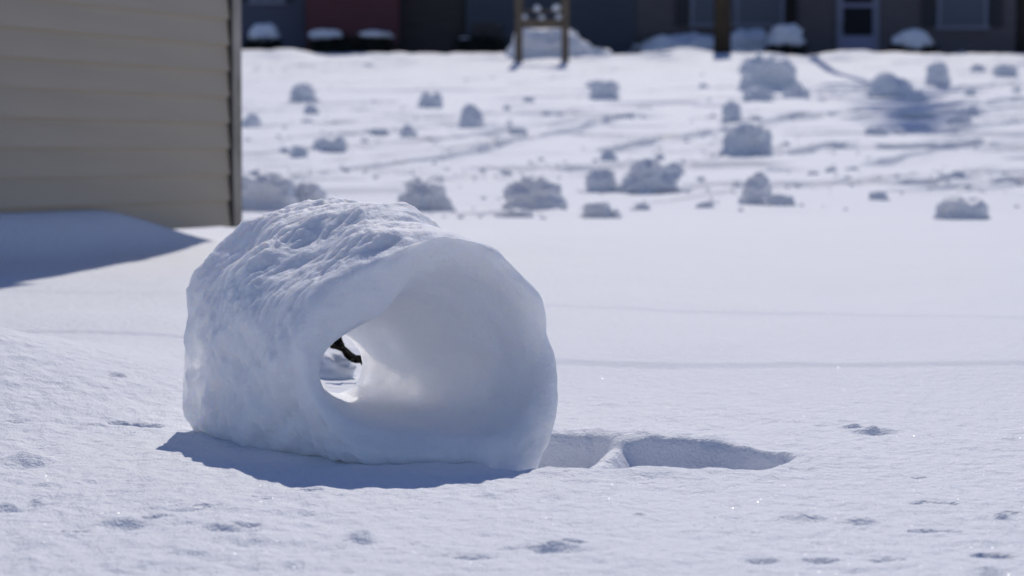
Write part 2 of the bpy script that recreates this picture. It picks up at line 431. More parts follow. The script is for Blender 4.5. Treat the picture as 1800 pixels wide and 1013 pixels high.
# local axes: +x along the visible wall (towards the camera), +y = visible wall's normal (or its opposite)
ysign = 1.0 if (Vector((-math.sin(ang), math.cos(ang))).dot(Vector(SHED_N)) > 0) else -1.0
SL, SD, SH, LAP = 3.0, 2.6, 3.36, 0.105
def yy(v): return ysign * v
def quadbox(bm, pts):
    v = [bm.verts.new(p) for p in pts]
    for f in ((0,3,2,1),(4,5,6,7),(0,1,5,4),(1,2,6,5),(2,3,7,6),(3,0,4,7)):
        bm.faces.new([v[i] for i in f])
core = bmesh.new()
bm_box(core, 0.03, SL - 0.03, *sorted((yy(-0.03), yy(-SD + 0.03))), 0.02, SH)
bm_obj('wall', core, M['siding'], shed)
def board_mesh(length):
    bm = bmesh.new()
    n = max(2, int(length / 0.12))
    r = random.Random(int(length * 100))
    prev = None
    for i in range(n + 1):
        x = length * i / n; wob = 0.0008 * math.sin(i * 1.3) + r.uniform(-0.0006, 0.0006)
        ring = [bm.verts.new(p) for p in ((x, -0.012, 0.0), (x, 0.0135 + wob, 0.0 + wob), (x, 0.0125 + wob, 0.012), (x, 0.003, LAP + 0.008), (x, -0.012, LAP + 0.008))]
        if prev:
            for k in range(5):
                bm.faces.new((prev[k], ring[k], ring[(k + 1) % 5], prev[(k + 1) % 5]))
        else:
            bm.faces.new(ring)
        prev = ring
    bm.faces.new(prev[::-1])
    bmesh.ops.recalc_face_normals(bm, faces=bm.faces)
    me = bpy.data.meshes.new('siding_board'); bm.to_mesh(me); bm.free()
    me.materials.append(M['siding'])
    return me
mb = {}
def add_boards(origin, rz, length, flip):
    for k in range(int(SH / LAP)):
        key = round(length, 3)
        me = mb.setdefault(key, None) or mb.__setitem__(key, board_mesh(length)) or mb[key]
        o = bpy.data.objects.new('siding_board', me); C.objects.link(o); o.parent = shed
        o.location = (origin[0], origin[1], k * LAP); o.rotation_euler = (0, 0, rz + 0.0009 * math.sin(k * 2.1)); o.scale = (1, flip, 1)
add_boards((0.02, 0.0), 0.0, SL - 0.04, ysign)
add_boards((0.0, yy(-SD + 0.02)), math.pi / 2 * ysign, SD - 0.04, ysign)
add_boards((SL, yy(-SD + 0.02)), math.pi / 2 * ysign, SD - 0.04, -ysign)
for (cx, cy) in ((0, 0), (SL, 0), (0, -SD), (SL, -SD)):
    bm = bmesh.new()
    sx = 1 if cx == 0 else -1; sy = -1 if cy == 0 else 1
    x0, x1 = sorted((cx - sx * 0.022, cx + sx * 0.05)); a, b = sorted((yy(cy - sy * 0.022), yy(cy - sy * 0.012)))
    x0b, x1b = sorted((cx - sx * 0.022, cx - sx * 0.012)); a2, b2 = sorted((yy(cy - sy * 0.010), yy(cy + sy * 0.06)))
    bm_box(bm, x0, x1, a, b, -0.006, SH + 0.02)
    bm_box(bm, x0b, x1b, a2, b2, -0.006, SH + 0.02)
    tr = bm_obj('corner_trim', bm, M['trim'], shed)
    x0c, x1c = sorted((cx + sx * 0.0505, cx + sx * 0.064)); a3, b3 = sorted((yy(cy - sy * 0.018), yy(cy)))
    box('trim_channel', (x0c, x1c, a3, b3, -0.004, SH + 0.01), M['trim_dark'], tr)
for sgn in (0, 1):     # two roof slopes with a small overhang
    bm = bmesh.new(); RH = 0.75
    ye = 0.07 if sgn == 0 else -SD - 0.07
    yr = -SD / 2
    pts = []
    for dz in (0, 0.05):
        pts += [(-0.06, yy(ye), SH - 0.02 + dz), (SL + 0.06, yy(ye), SH - 0.02 + dz), (SL + 0.06, yy(yr), SH + RH + dz), (-0.06, yy(yr), SH + RH + dz)]
    quadbox(bm, pts)
    bmesh.ops.recalc_face_normals(bm, faces=bm.faces)
    bm_obj('roof', bm, M['shingle'], shed)
for gx in (0.01, SL - 0.03):
    bm = bmesh.new()
    a = [bm.verts.new((gx + d, yy(p), z)) for d in (0, 0.02) for p, z in ((0, SH), (-SD, SH), (-SD / 2, SH + 0.72))]
    bm.faces.new(a[:3]); bm.faces.new(a[3:][::-1])
    for i in range(3): bm.faces.new((a[i], a[(i+1) % 3], a[3 + (i+1) % 3], a[3 + i]))
    bmesh.ops.recalc_face_normals(bm, faces=bm.faces)
    bm_obj('gable', bm, M['siding'], shed)
# skids it stands on
for k, fx in enumerate((0.9, SL - 0.2)):
    box('skid', (fx, fx + 0.12, *sorted((yy(-0.35), yy(-SD + 0.1))), -0.25, 0.02), M['postwood'], shed)

# ------------------------------------------------------------------ the large snow roller
def periodic(vals, th):
    """smooth periodic interpolation of 12 values given every 30 degrees"""
    v = np.array(vals, float); k = np.fft.rfft(v); n = len(v)
    out = np.full(th.shape, k[0].real / n)
    for m in range(1, n // 2 + 1):
        c = (2.0 if m < n // 2 else 1.0) * k[m] / n
        out = out + c.real * np.cos(m * th) - c.imag * np.sin(m * th)
    return out
YF, YB = 3.52, 3.93
Fc = on_depth(765, 612, YF); Bc = on_depth(560, 572, YB); T_EX = 0.62
YE = YF + (YB - YF) * T_EX
Bh = on_depth(600, 641, YE)
ax = Vector((Bc.x - Fc.x, Bc.y - Fc.y, 0)); LEN = ax.length; ax.normalize()
e1 = Vector((ax.y, -ax.x, 0))          # to the right (and back)
pf = YF / 4500.0; pb = YB / 4500.0
OUT_F = [ 214, 190, 194, 200, 190, 203, 226, 238, 236, 215, 262, 240]
OUT_M = [ 200, 194, 204, 213, 208, 214, 228, 256, 258, 205, 240, 225]
OUT_B = [ 195, 204, 218, 212, 218, 222, 224, 262, 264, 195, 195, 195]
IN_F  = [ 182, 156, 150, 130, 110, 116, 188, 200, 163, 152, 184, 206]
IN_B  = [  42,  42,  46,  56,  62,  60,  52,  48,  50,  54,  50,  44]   # the small far opening, set in from the back
NTH = 440
th = np.linspace(0, 2 * np.pi, NTH, endpoint=False)
cf = 1.0 / np.sqrt((np.cos(th) * e1.x) ** 2 + np.sin(th) ** 2)   # outlines are seen turned; undo it
of, om, ob = periodic(OUT_F, th) * pf, periodic(OUT_M, th) * (pf + pb) / 2, periodic(OUT_B, th) * pb
inf, inb = periodic(IN_F, th) * pf, periodic(IN_B, th) * YE / 4500.0
ca = np.cos(th) / e1.x * 1.0; sa = np.sin(th)
loops = []     # each: (radius(th), axial position, centre blend 0..1 for hole centre, weight of the crust)
def radii_out(t):
    w0 = 2 * (t - .5) * (t - 1); w1 = -4 * t * (t - 1); w2 = 2 * t * (t - .5)
    return of * w0 + om * w1 + ob * w2
ce_ = Vector((Fc.x, Fc.y, Fc.z)).lerp(Vector((Bc.x, Bc.y, Bc.z)), T_EX)
hole_shift_b = Vector((Bh.x - ce_.x, 0, Bh.z - ce_.z))
def centre(t):
    return Vector((Fc.x, Fc.y, Fc.z)).lerp(Vector((Bc.x, Bc.y, Bc.z)), t)
def ring(c, r):
    V = np.empty((NTH, 3))
    V[:, 0] = c.x + r * ca * e1.x; V[:, 1] = c.y + r * ca * e1.y; V[:, 2] = c.z + r * sa
    return V
rings, kind = [], []
AX3 = np.array([ax.x, ax.y, 0.0])
# unseen back end cut short low on the right, to let sun in
TMAX = 0.97 - 0.40 * sstep(0.15, 0.85, np.cos(th + R(22)))
FB = np.array(Bc) - np.array(Fc)
def ring_t(t, r):
    c = np.array(Fc)[None] + FB[None] * np.asarray(t)[:, None]
    V = c.copy()
    V[:, 0] += r * ca * e1.x; V[:, 1] += r * ca * e1.y; V[:, 2] += r * sa
    return V
for t in np.linspace(0.03, 0.97, 150):           # outer skin
    tt_ = 0.03 + (TMAX - 0.03) * (t - 0.03) / 0.94
    rings.append(ring_t(tt_, radii_out(tt_)) - AX3 * (0.040 * np.clip(np.sin(th + .25), 0, 1) ** 1.3 * (1 - t) ** 4 + 0.065 * np.clip(-np.sin(th), 0, 1) ** 1.2 * (1 - t) ** 2)[:, None]); kind.append((1.0, t))
def hole(t):
    e = min(1.0, t / T_EX) ** 0.95
    c = centre(t) + hole_shift_b * e
    r = inf * (1 - e) + inb * e
    return c, r
def hole_ring(t):
    c, r = hole(t); return ring(c, r)
ob_r = ring_t(TMAX, radii_out(TMAX)); ib_r = hole_ring(T_EX + 0.055)
cav = sstep(-0.35, 0.55, np.cos(th - R(25)))[:, None]      # unseen cavity shaped deeper on the right, so light glows through the wall
SH_T = 0.040 / pb; CO_T = 0.007
for s in np.linspace(0, 1, 150)[1:-1]:           # the back is hollowed too: a funnel down to the small opening
    k_ = 0.22 * s + 0.78 * s ** 1.25
    V = ob_r * (1 - k_) + ib_r * k_
    V = V + np.array([ax.x, ax.y, 0]) * (0.028 * math.sin(math.pi * min(1, s * 5) ) * (s < .2) - 0.06 * math.sin(math.pi * s) * float(sstep(.10, .55, s)))
    T0 = 0.20
    if s < 0.45:                                 # along the inside of the outer shell
        q = s / 0.45; t = TMAX - (TMAX - T0) * q
        rr = radii_out(t) - 0.045 * float(sstep(0, .12, q)); A = ring_t(t, rr)
    elif s < 0.55:                               # round the bottom of the hollow
        q = (s - 0.45) / 0.10
        c_, r_ = hole(T0); A0 = ring(centre(T0), radii_out(T0) - 0.045); A1 = ring(c_, r_ + CO_T)
        A = A0 * (1 - q) + A1 * q - AX3 * 0.012 * math.sin(math.pi * q)
    else:                                        # back along the thin cone round the hole
        q = (s - 0.55) / 0.45; t = T0 + (T_EX + 0.045 - T0) * q
        c_, r_ = hole(t); A = ring(c_, r_ + CO_T * (1 - float(sstep(.8, 1, q)) * .8))
    rings.append(V * (1 - cav) + A * cav); kind.append((max(0.12, 1 - s * 11), 1))
for t in np.linspace(T_EX + 0.03, 0.04, 150):          # the hollow
    rings.append(hole_ring(t) + AX3 * (0.018 * np.clip(np.sin(th + .25), 0, 1) * max(0, 1 - t * 3) ** 2 - 0.060 * np.clip(-np.sin(th), 0, 1) ** 1.2 * max(0, 1 - t * 2.2) ** 2)[:, None]); kind.append((0.0, t))
if_r = rings[-1]; of_r = rings[0]
gap = np.linalg.norm(of_r - if_r, axis=1)
for s in np.linspace(0, 1, 60)[1:-1]:            # front lip, rounded like rolled felt
    b = np.minimum(0.25 * gap, 0.016) * math.sin(math.pi * s) ** 0.6
    V = if_r * (1 - s) + of_r * s
    V = V - np.array([ax.x, ax.y, 0]) * b[:, None]
    rings.append(V); kind.append((float(s), 0))
P = np.stack(rings); K = np.array(kind)
NR = len(P)
du = np.roll(P, -1, 0) - np.roll(P, 1, 0); dv = np.roll(P, -1, 1) - np.roll(P, 1, 1)
N = np.cross(du, dv); N /= np.linalg.norm(N, axis=2, keepdims=True) + 1e-12
# make the normals point out of the snow
cen = P.mean(axis=1, keepdims=True)
if (N[75] * (P[75] - cen[75])).sum() < 0: N = -N
for _ in range(10):                              # soft normals, so that the edges do not fold when displaced
    N = 0.5 * N + 0.25 * (np.roll(N, 1, 0) + np.roll(N, -1, 0))
N /= np.linalg.norm(N, axis=2, keepdims=True) + 1e-12
crust = np.repeat(K[:, :1], NTH, 1)
upf = sstep(0.02, 0.55, N[..., 2]) * sstep(0.3, 0.8, crust)
x, y, z = P[..., 0], P[..., 1], P[..., 2]
out_w = sstep(0.2, 0.9, crust)
disp = (0.016 * out_w + 0.0025) * fbm(x * 7, y * 7, z * 7, o=2)
disp += out_w * 0.0045 * fbm(x * 17 + 3, y * 19, z * 19, o=3)
# wind-torn streaks over the top: ridges across one way, long the other
su = (x * 0.83 + y * 0.56); sv = (-x * 0.56 + y * 0.83)
wv = sv + 0.012 * perlin(x * 18, y * 18, z * 18)
rid = 1 - np.abs(perlin(su * 11, wv * 46 + z * 20, z * 9)) * 2.4
rid2 = 1 - np.abs(perlin(su * 26 + 7, wv * 92 + z * 30, z * 22)) * 2.4
pk = 0.6 + 0.8 * sstep(-0.3, 0.4, perlin(x * 8 + 4, y * 8, z * 8))
disp += upf * pk * (0.0052 * rid + 0.0042 * rid2 + 0.0022 * perlin(x * 120, y * 120, z * 120) + 0.0012 * perlin(x * 260, y * 260, z * 260))
# pits and nubs down the shaded flank
flank = out_w * (1 - upf)
disp += flank * (0.0070 * fbm(x * 34, y * 34, z * 26, o=3) - 0.010 * np.clip(perlin(x * 15 + 9, y * 15, z * 13) - 0.30, 0, 1))
# faint layering inside
ins = 1 - sstep(0.0, 0.25, crust)
disp += ins * 0.0022 * fbm(x * 16, y * 16, z * 16, o=3)
disp += ins * 0.0014 * perlin(np.repeat(K[:, 1:], NTH, 1) * 22, np.cos(th)[None] * 2 + 0 * x, np.sin(th)[None] * 2 + 0 * x)
# torn rim of the lip
lip = np.exp(-((crust - 0.45) / 0.2) ** 2)
disp += lip * (0.0022 * fbm(x * 38, y * 38, z * 38, o=3) + 0.006 * fbm(x * 9, y * 9 + 3, z * 9, o=2))
for _ in range(3):
    disp = 0.5 * disp + 0.25 * (np.roll(disp, 1, 0) + np.roll(disp, -1, 0)) if _ < 1 else disp
P = P + N * disp[..., None]
idx = np.arange(NR); dseam = np.minimum(idx, NR - idx)          # 0 at the front edge of the skin
msk = (sstep(11, 3, np.where(idx < NR / 2, idx, 0)) * (idx < NR / 2) + (idx >= NR / 2) * sstep(74, 60, dseam))[:, None, None] * 0.5
for _ in range(32):                              # soften the torn lip
    sm = 0.25 * (np.roll(P, 1, 0) + np.roll(P, -1, 0) + np.roll(P, 1, 1) + np.roll(P, -1, 1))
    P = P * (1 - msk) + sm * msk
P = P + N * (2 * msk[..., 0] * (0.0016 * fbm(x * 34, y * 34, z * 34, o=3) + 0.004 * fbm(x * 9 + 5, y * 9, z * 9, o=2)))[..., None]
base = Vector((-0.19, 3.72, gz(-0.19, 3.72)))
V = P.reshape(-1, 3) - np.array(base)
F = grid_faces(NR, NTH, True, True)
hero_me = mesh_np('snow_roller', V, F)
bmx = bmesh.new(); bmx.from_mesh(hero_me); bmesh.ops.recalc_face_normals(bmx, faces=bmx.faces); bmx.to_mesh(hero_me); bmx.free()
hero = link('snow_roller', hero_me, M['roller'])
hero.location = base
tag(hero, 'large hollow snow roller in the foreground with a hole right through it', 'snow roller')

# ------------------------------------------------------------------ lumps and rollers out in the field
def lump_mesh(w, h, d, seed, kind):
    """kind: ball, drum, box, cloud, twin, peak, flat, clod"""
    nu, nv = (30, 20) if max(w, h) < 0.16 else (64, 44)
    u = np.linspace(0, 2 * np.pi, nu, endpoint=False); v = np.linspace(0.02, np.pi - 0.02, nv)
    Vv, Uu = np.meshgrid(v, u, indexing='ij')
    dx, dy, dz = np.sin(Vv) * np.cos(Uu), np.sin(Vv) * np.sin(Uu), np.cos(Vv)
    r0 = random.Random(seed)
    e = {'ball': 2.2, 'drum': 3.2, 'box': 3.8, 'cloud': 2.2, 'twin': 2.6, 'peak': 1.7, 'flat': 2.4, 'clod': 2.0}[kind]
    rad = (np.abs(dx) ** e + np.abs(dy) ** e + np.abs(dz) ** e) ** (-1.0 / e)
    s = seed * 3.17
    n1 = fbm(dx * 1.3 + s, dy * 1.3, dz * 1.3, o=2); n2 = fbm(dx * 3.6 + s, dy * 3.6 + 5, dz * 3.6, o=4, gain=0.55)
    amp1, amp2 = {'ball': (.22, .15), 'drum': (.17, .14), 'box': (.19, .15), 'cloud': (.36, .17), 'twin': (.17, .12), 'peak': (.30, .13), 'flat': (.30, .14), 'clod': (.30, .14)}[kind]
    rad = rad * (1 + amp1 * n1 + amp2 * n2)
    x, y, z = rad * dx, rad * dy, rad * dz
    if kind == 'twin':
        z = z * (1 - 0.42 * np.exp(-((x - 0.12) / 0.26) ** 2) * (z > 0))
    if kind == 'drum':      # hollow end and rolled layers
        f = np.exp(-(((x - 0.1) ** 2 + z ** 2) / 0.16)) * (y < 0)
        y = y + 0.55 * f
        ang_ = np.arctan2(z, x); rr = np.hypot(x, z)
        y = y - 0.05 * np.sin(rr * 16 + ang_) * (y < -0.3)
    if kind == 'box':
        f = np.exp(-(((x - 0.15) ** 2 + z ** 2) / 0.22)) * (y < 0)
        y = y + 0.22 * f
    if kind == 'peak':
        z = z + 0.35 * np.exp(-((x + 0.25) / 0.28) ** 2) * (z > 0) - 0.1
    X = x * w / 2; Y = y * d / 2; Z = (z + 0.72) * h / 1.72
    fl = np.clip(0.38 - Z / h, 0, 1); X = X * (1 + 0.9 * fl ** 1.2 * (1 + 0.8 * perlin(np.arctan2(dy, dx) * 1.6 + s, Z / h * 2))); Y = Y * (1 + 0.55 * fl ** 1.3)
    if kind == 'cloud':
        X = X + 0.16 * w * (Z / h < 0.45) * np.clip(0.45 - Z / h, 0, 1)
    Vx = np.stack([X, Y, Z], -1).reshape(-1, 3)
    F = grid_faces(nv, nu, wrap_v=True)
    me = mesh_np('snow_lump', Vx, F)
    bm = bmesh.new(); bm.from_mesh(me)
    bmesh.ops.holes_fill(bm, edges=[e_ for e_ in bm.edges if e_.is_boundary], sides=0)
    bmesh.ops.recalc_face_normals(bm, faces=bm.faces)
    bm.to_mesh(me); bm.free()
    return me
G_R = 'snow rollers strewn over the rising field'
G_C = 'snow clods strewn between the rollers'
FIELD = [  # centre px, base py, width px, height px, shape, label
    (463, 369, 104, 62, 'box', 'wide grey snow roller half hidden behind the shed corner'),
    (541, 367, 56, 46, 'ball', 'rounded snow roller just right of the one behind the shed'),
    (742, 370, 80, 52, 'cloud', 'blue grey snow roller leaning right, just above the large roller'),
    (938, 371, 98, 62, 'ball', 'broad domed snow roller right behind the top of the large roller'),
    (905, 383, 62, 18, 'flat', 'low broken slab of snow in front of the broad domed roller'),
    (1050, 383, 46, 30, 'box', 'small boxy snow roller in the front row, a clod at its right side'),
    (1079, 383, 24, 18, 'clod', 'dark clod leaning on the right side of the small boxy roller'),
    (1058, 338, 52, 40, 'ball', 'round snow roller beside the long broken heap in mid field'),
    (1142, 339, 92, 54, 'cloud', 'long broken heap of snow in the middle of the field'),
    (1184, 306, 36, 20, 'clod', 'dark clod perched behind the right end of the broken heap'),
    (1331, 363, 52, 56, 'ball', 'upright snow roller in the front row with a clod at its foot'),
    (1370, 366, 46, 22, 'flat', 'low clod at the right foot of the upright roller'),
    (1545, 353, 34, 19, 'clod', 'lone small dark clod right of the upright roller in the front row'),
    (1696, 386, 86, 44, 'twin', 'double humped snow roller at the right end of the front row'),
    (1686, 317, 58, 31, 'cloud', 'oval snow roller above the double humped one'),
    (1653, 319, 28, 11, 'flat', 'flat clod at the left foot of the oval roller'),
    (1316, 276, 84, 54, 'drum', 'big snow roller with a dented face in the middle right of the field'),
    (1371, 272, 14, 12, 'clod', 'tiny clod at the right foot of the dented roller'),
    (1382, 257, 12, 9, 'clod', 'tiny clod above and right of the dented roller'),
    (1352, 161, 88, 62, 'drum', 'largest far snow roller with a flat top, below the porch window'),
    (1335, 179, 50, 29, 'ball', 'rounded lump in front of the largest far roller'),
    (1401, 171, 44, 24, 'flat', 'low lump at the right foot of the largest far roller'),
    (1565, 171, 84, 44, 'peak', 'peaked snow heap lying in the tree shadow'),
    (1613, 181, 36, 19, 'clod', 'clod at the right foot of the peaked heap'),
    (1650, 151, 40, 39, 'ball', 'round snow roller right of the peaked heap'),
    (1720, 126, 24, 13, 'clod', 'small clod left of the far right cubic roller near the houses'),
    (1769, 136, 38, 26, 'box', 'cubic snow roller at the far right near the houses'),
    (1707, 169, 20, 13, 'clod', 'small clod below and right of the round far roller'),
    (1690, 221, 42, 24, 'peak', 'pointed lump on the right side of the field, a clod above it'),
    (1712, 205, 24, 17, 'clod', 'clod just above the pointed lump on the right'),
    (1612, 208, 52, 10, 'flat', 'thin dark slab lying right of the end of the tree shadow'),
    (1541, 239, 36, 16, 'flat', 'left of two clods at the tip of the tree shadow'),
    (1580, 237, 26, 14, 'clod', 'right of two clods at the tip of the tree shadow'),
    (1476, 263, 32, 18, 'clod', 'dark clod with a track behind it, right of the dented roller'),
    (1452, 227, 20, 10, 'clod', 'small clod above and right of the dented roller'),
    (1690, 266, 28, 14, 'clod', 'flat topped clod between the oval roller and the pointed lump'),
    (1498, 298, 24, 8, 'flat', 'right of three thin clods in the bare patch of mid field'),
    (1462, 304, 18, 8, 'flat', 'middle of three thin clods in the bare patch of mid field'),
    (1430, 306, 18, 6, 'flat', 'left of three thin clods in the bare patch of mid field'),
    (1498, 323, 14, 7, 'clod', 'tiny clod above the lone dark clod of the front row'),
    (1240, 367, 32, 13, 'flat', 'flat clod left of the upright roller in the front row'),
    (1283, 345, 16, 6, 'flat', 'faint flat clod close to the upper left of the upright roller'),
    (1130, 368, 26, 13, 'flat', 'flat clod right of the small boxy roller'),
    (1070, 283, 28, 20, 'clod', 'dark egg shaped clod at the start of a track, above the broken heap'),
    (1046, 294, 26, 9, 'flat', 'thin clod just below the dark egg shaped clod'),
    (1160, 280, 16, 10, 'clod', 'tiny clod behind the broken heap'),
    (1221, 243, 44, 13, 'flat', 'flat heap of crumbs on the track left of the dented roller'),
    (1186, 247, 16, 8, 'clod', 'small clod on the track, left of the flat heap of crumbs'),
    (1286, 201, 30, 22, 'ball', 'upper of two lumps stacked below the largest far roller'),
    (1287, 217, 34, 15, 'flat', 'lower of two lumps stacked below the largest far roller'),
    (1063, 176, 44, 32, 'box', 'square edged snow roller in the far middle of the field'),
    (1036, 152, 12, 8, 'clod', 'tiny clod at the upper left of the square edged roller'),
    (1238, 156, 28, 14, 'peak', 'small peaked lump between the square edged and the largest far roller'),
    (1212, 157, 16, 6, 'flat', 'thin clod left of the small peaked lump'),
    (1100, 207, 26, 10, 'flat', 'thin dark clod where two long tracks meet'),
    (985, 199, 16, 9, 'clod', 'small clod on the track left of the thin dark clod'),
    (1137, 209, 10, 8, 'clod', 'tiny clod right of the thin dark clod'),
    (910, 236, 28, 14, 'clod', 'clod on the long track right of the upright far roller'),
    (895, 219, 14, 9, 'clod', 'tiny clod above the clod on the long track'),
    (930, 180, 18, 10, 'clod', 'right of two small clods below the wooden frame'),
    (891, 191, 11, 9, 'clod', 'left of two small clods below the wooden frame'),
    (891, 307, 18, 6, 'flat', 'thin clod above the broad domed roller'),
    (828, 221, 40, 41, 'ball', 'upright rounded snow roller in the far left middle'),
    (757, 188, 38, 28, 'twin', 'two horned snow roller left of the upright far roller'),
    (769, 224, 16, 9, 'clod', 'small clod left of the upright far roller'),
    (717, 240, 28, 20, 'peak', 'ragged lump left of the upright far roller, on a broken slab'),
    (664, 240, 34, 9, 'flat', 'broken slab left of the ragged lump'),
    (641, 250, 14, 8, 'clod', 'tiny clod below the broken slab'),
    (580, 266, 58, 27, 'twin', 'broad low double lump on the left of the field'),
    (525, 276, 30, 19, 'clod', 'dark clod left of the broad low double lump'),
    (499, 274, 18, 11, 'clod', 'small clod at the left end of the row by the shed'),
    (456, 309, 40, 9, 'flat', 'thin slab close to the shed above the half hidden roller'),
    (653, 303, 20, 8, 'flat', 'thin clod on the lowest long track'),
    (532, 181, 42, 31, 'cloud', 'blue grey snow roller at the far left of the field'),
    (546, 201, 24, 16, 'clod', 'clod below the blue grey far left roller'),
    (442, 224, 32, 21, 'peak', 'pointed lump touching the shed edge in the far field'),
    (540, 216, 22, 6, 'flat', 'thin clod below the pair of far left lumps'),
    (1787, 162, 16, 8, 'clod', 'faint clod at the right edge of the picture'),
]
for i, (px, py, w, h, kd, lab) in enumerate(FIELD):
    gx, gy = at(px, py)
    sc = gy / 4500.0
    big = w >= 36
    me = lump_mesh(w * sc, h * sc * 1.06, w * sc * (0.9 if kd != 'flat' else 0.7), 20 + i, kd)
    o = link('snow_roller' if big and kd not in ('flat', 'peak') else 'snow_clod', me, M['lump'])
    o.location = (gx, gy + w * sc * 0.25, gz(gx, gy + 0.1) - 0.012 - 0.04 * h * sc)
    o.rotation_euler = (0, 0, random.uniform(-0.25, 0.25))
    tag(o, lab, 'snow roller' if o.name.startswith('snow_roller') else 'snow clod', G_R if o.name.startswith('snow_roller') else G_C)

# crumbs too small to count
cv, cfc = [], []
tpl_v = np.array([(1,0,0),(-1,0,0),(0,1,0),(0,-1,0),(0,0,1),(0,0,-.4)], float)
tpl_f = np.array([(0,2,4),(2,1,4),(1,3,4),(3,0,4),(2,0,5),(1,2,5),(3,1,5),(0,3,5)])
cx, cy, cr_ = [], [], []
for k in range(1100):
    if k % 3:
        pts, w, d = random.choice(TRACKS_W)
        j = random.randrange(len(pts) - 1); t = random.random()
        X_ = pts[j][0] * (1 - t) + pts[j+1][0] * t + random.gauss(0, .3); Y_ = pts[j][1] * (1 - t) + pts[j+1][1] * t + random.gauss(0, .35)
    elif k % 2:
        f_ = random.choice(FIELD); X_, Y_ = at(f_[0], f_[1]); r_ = f_[2] * Y_ / 4500.0
        X_ += random.gauss(0, .75) * r_; Y_ += random.gauss(0, .5) * r_ - .1 * r_
    else:
        Y_ = 15 + 42 * random.random() ** 1.2; X_ = random.uniform(-0.13, 0.21) * Y_
    cx.append(X_); cy.append(Y_); cr_.append(random.uniform(.006, .022) * (1 if random.random() < .85 else 1.7))
cz = height(np.array(cx), np.array(cy))
for k in range(len(cx)):
    r = cr_[k]; jit = rng.uniform(0.6, 1.3, (6, 1))
    a = rng.uniform(0, 6.28); ca_, sa_ = math.cos(a), math.sin(a)
    v = tpl_v * jit * r * np.array([1.5, 1.0, 0.9])
    v = np.stack([v[:, 0] * ca_ - v[:, 1] * sa_, v[:, 0] * sa_ + v[:, 1] * ca_, v[:, 2]], -1) + np.array([cx[k], cy[k], cz[k] + 0.2 * r])
    cfc.append(tpl_f + 6 * k); cv.append(v)
crumbs = link('snow_crumbs', mesh_np('snow_crumbs', np.concatenate(cv), np.concatenate(cfc), True), M['lump'])
tag(crumbs, 'small snow crumbs scattered along the tracks in the field', 'snow crumbs', kind='stuff')

# ------------------------------------------------------------------ what shows through the hole
lx, ly = at(598, 660)
lm = link('snow_clod', lump_mesh(0.085, 0.046, 0.08, 301, 'clod'), M['lump'])
lm.location = (lx - 0.018, ly + 0.04, gz(lx, ly) - 0.006); tag(lm, 'small shaded clod seen through the hole of the large roller', 'snow clod', G_C)
lq = on_depth(609, 619, ly - 0.004)
leaf = thing('dead_leaf', 'dark curled dead leaf on a clod seen through the roller hole', 'leaf', lq)
def leaf_blade(a0, ln, wd, tilt, seed):
    bm = bmesh.new(); nn = 10; g = []
    r = random.Random(seed)
    for i in range(nn):
        t = i / (nn - 1); w = wd * math.sin(math.pi * min(0.97, 0.06 + t * 0.92)) * (1 + r.uniform(-.25, .25))
        row = []
        for j in (-1, -.4, 0, .4, 1):
            row.append(bm.verts.new((ln * (t - .3), w * j, 0.25 * w * abs(j) + 0.006 * math.sin(6 * t + seed) + r.uniform(-.001, .001))))
        g.append(row)
    for i in range(nn - 1):
        for j in range(4): bm.faces.new((g[i][j], g[i+1][j], g[i+1][j+1], g[i][j+1]))
    bmesh.ops.solidify(bm, geom=bm.faces[:], thickness=0.0012)
    bm.transform(Matrix.Rotation(a0, 4, 'Z') @ Matrix.Rotation(tilt, 4, 'Y') @ Matrix.Rotation(0.7, 4, 'X'))
    return bm
bm_obj('blade', leaf_blade(0.0, 0.066, 0.012, 0.62, 2), M['leaf'], leaf, True)
o = bm_obj('blade', leaf_blade(0.5, 0.036, 0.017, 0.2, 5), M['leaf'], leaf, True); o.location = (-0.018, 0.002, 0.010)
tube('stem', [(-.028, 0, .012), (.0, .002, .0), (.024, .0, -.016), (.034, .004, -.030)], [.0035, .003, .0025, .002], M['leaf'], leaf, 7)

# ------------------------------------------------------------------ houses beyond the rise
HY = 68.0
GZH = 2.84
def hx(px, y=HY): return (px - 900) / 4500.0 * y
def hz(py, y=HY): return CAM_H + float(on_depth(900, py, y).z - CAM_H)
def house(name, label, px0, px1, wallmat, y=HY, depth=7.5, eave=5.9, ridge=2.0, roofdir='x'):
    x0, x1 = hx(px0, y), hx(px1, y)
    t = thing(name, label, 'house', ((x0 + x1) / 2, y, GZH))
    w = (x1 - x0) / 2
    box('wall', (-w, w, 0, depth, -0.6, eave), wallmat, t)
    bm = bmesh.new(); ov = 0.3
    quad = [(-w - .02, -ov, eave + .01), (w + .02, -ov, eave + .01), (w + .02, depth / 2, eave + ridge), (-w - .02, depth / 2, eave + ridge)]
    quadbox(bm, quad + [(a, b, c + .14) for a, b, c in quad])
    quad = [(-w - .02, depth / 2 + .001, eave + ridge), (w + .02, depth / 2 + .001, eave + ridge), (w + .02, depth + ov, eave + .01), (-w - .02, depth + ov, eave + .01)]
    quadbox(bm, quad + [(a, b, c + .14) for a, b, c in quad])
    bm_obj('roof', bm, M['shingle'], t)
    box('gutter', (-w, w, -ov - .1, -ov - .005, eave - .02, eave + .1), M['frame'], t)
    return t, (x0 + x1) / 2
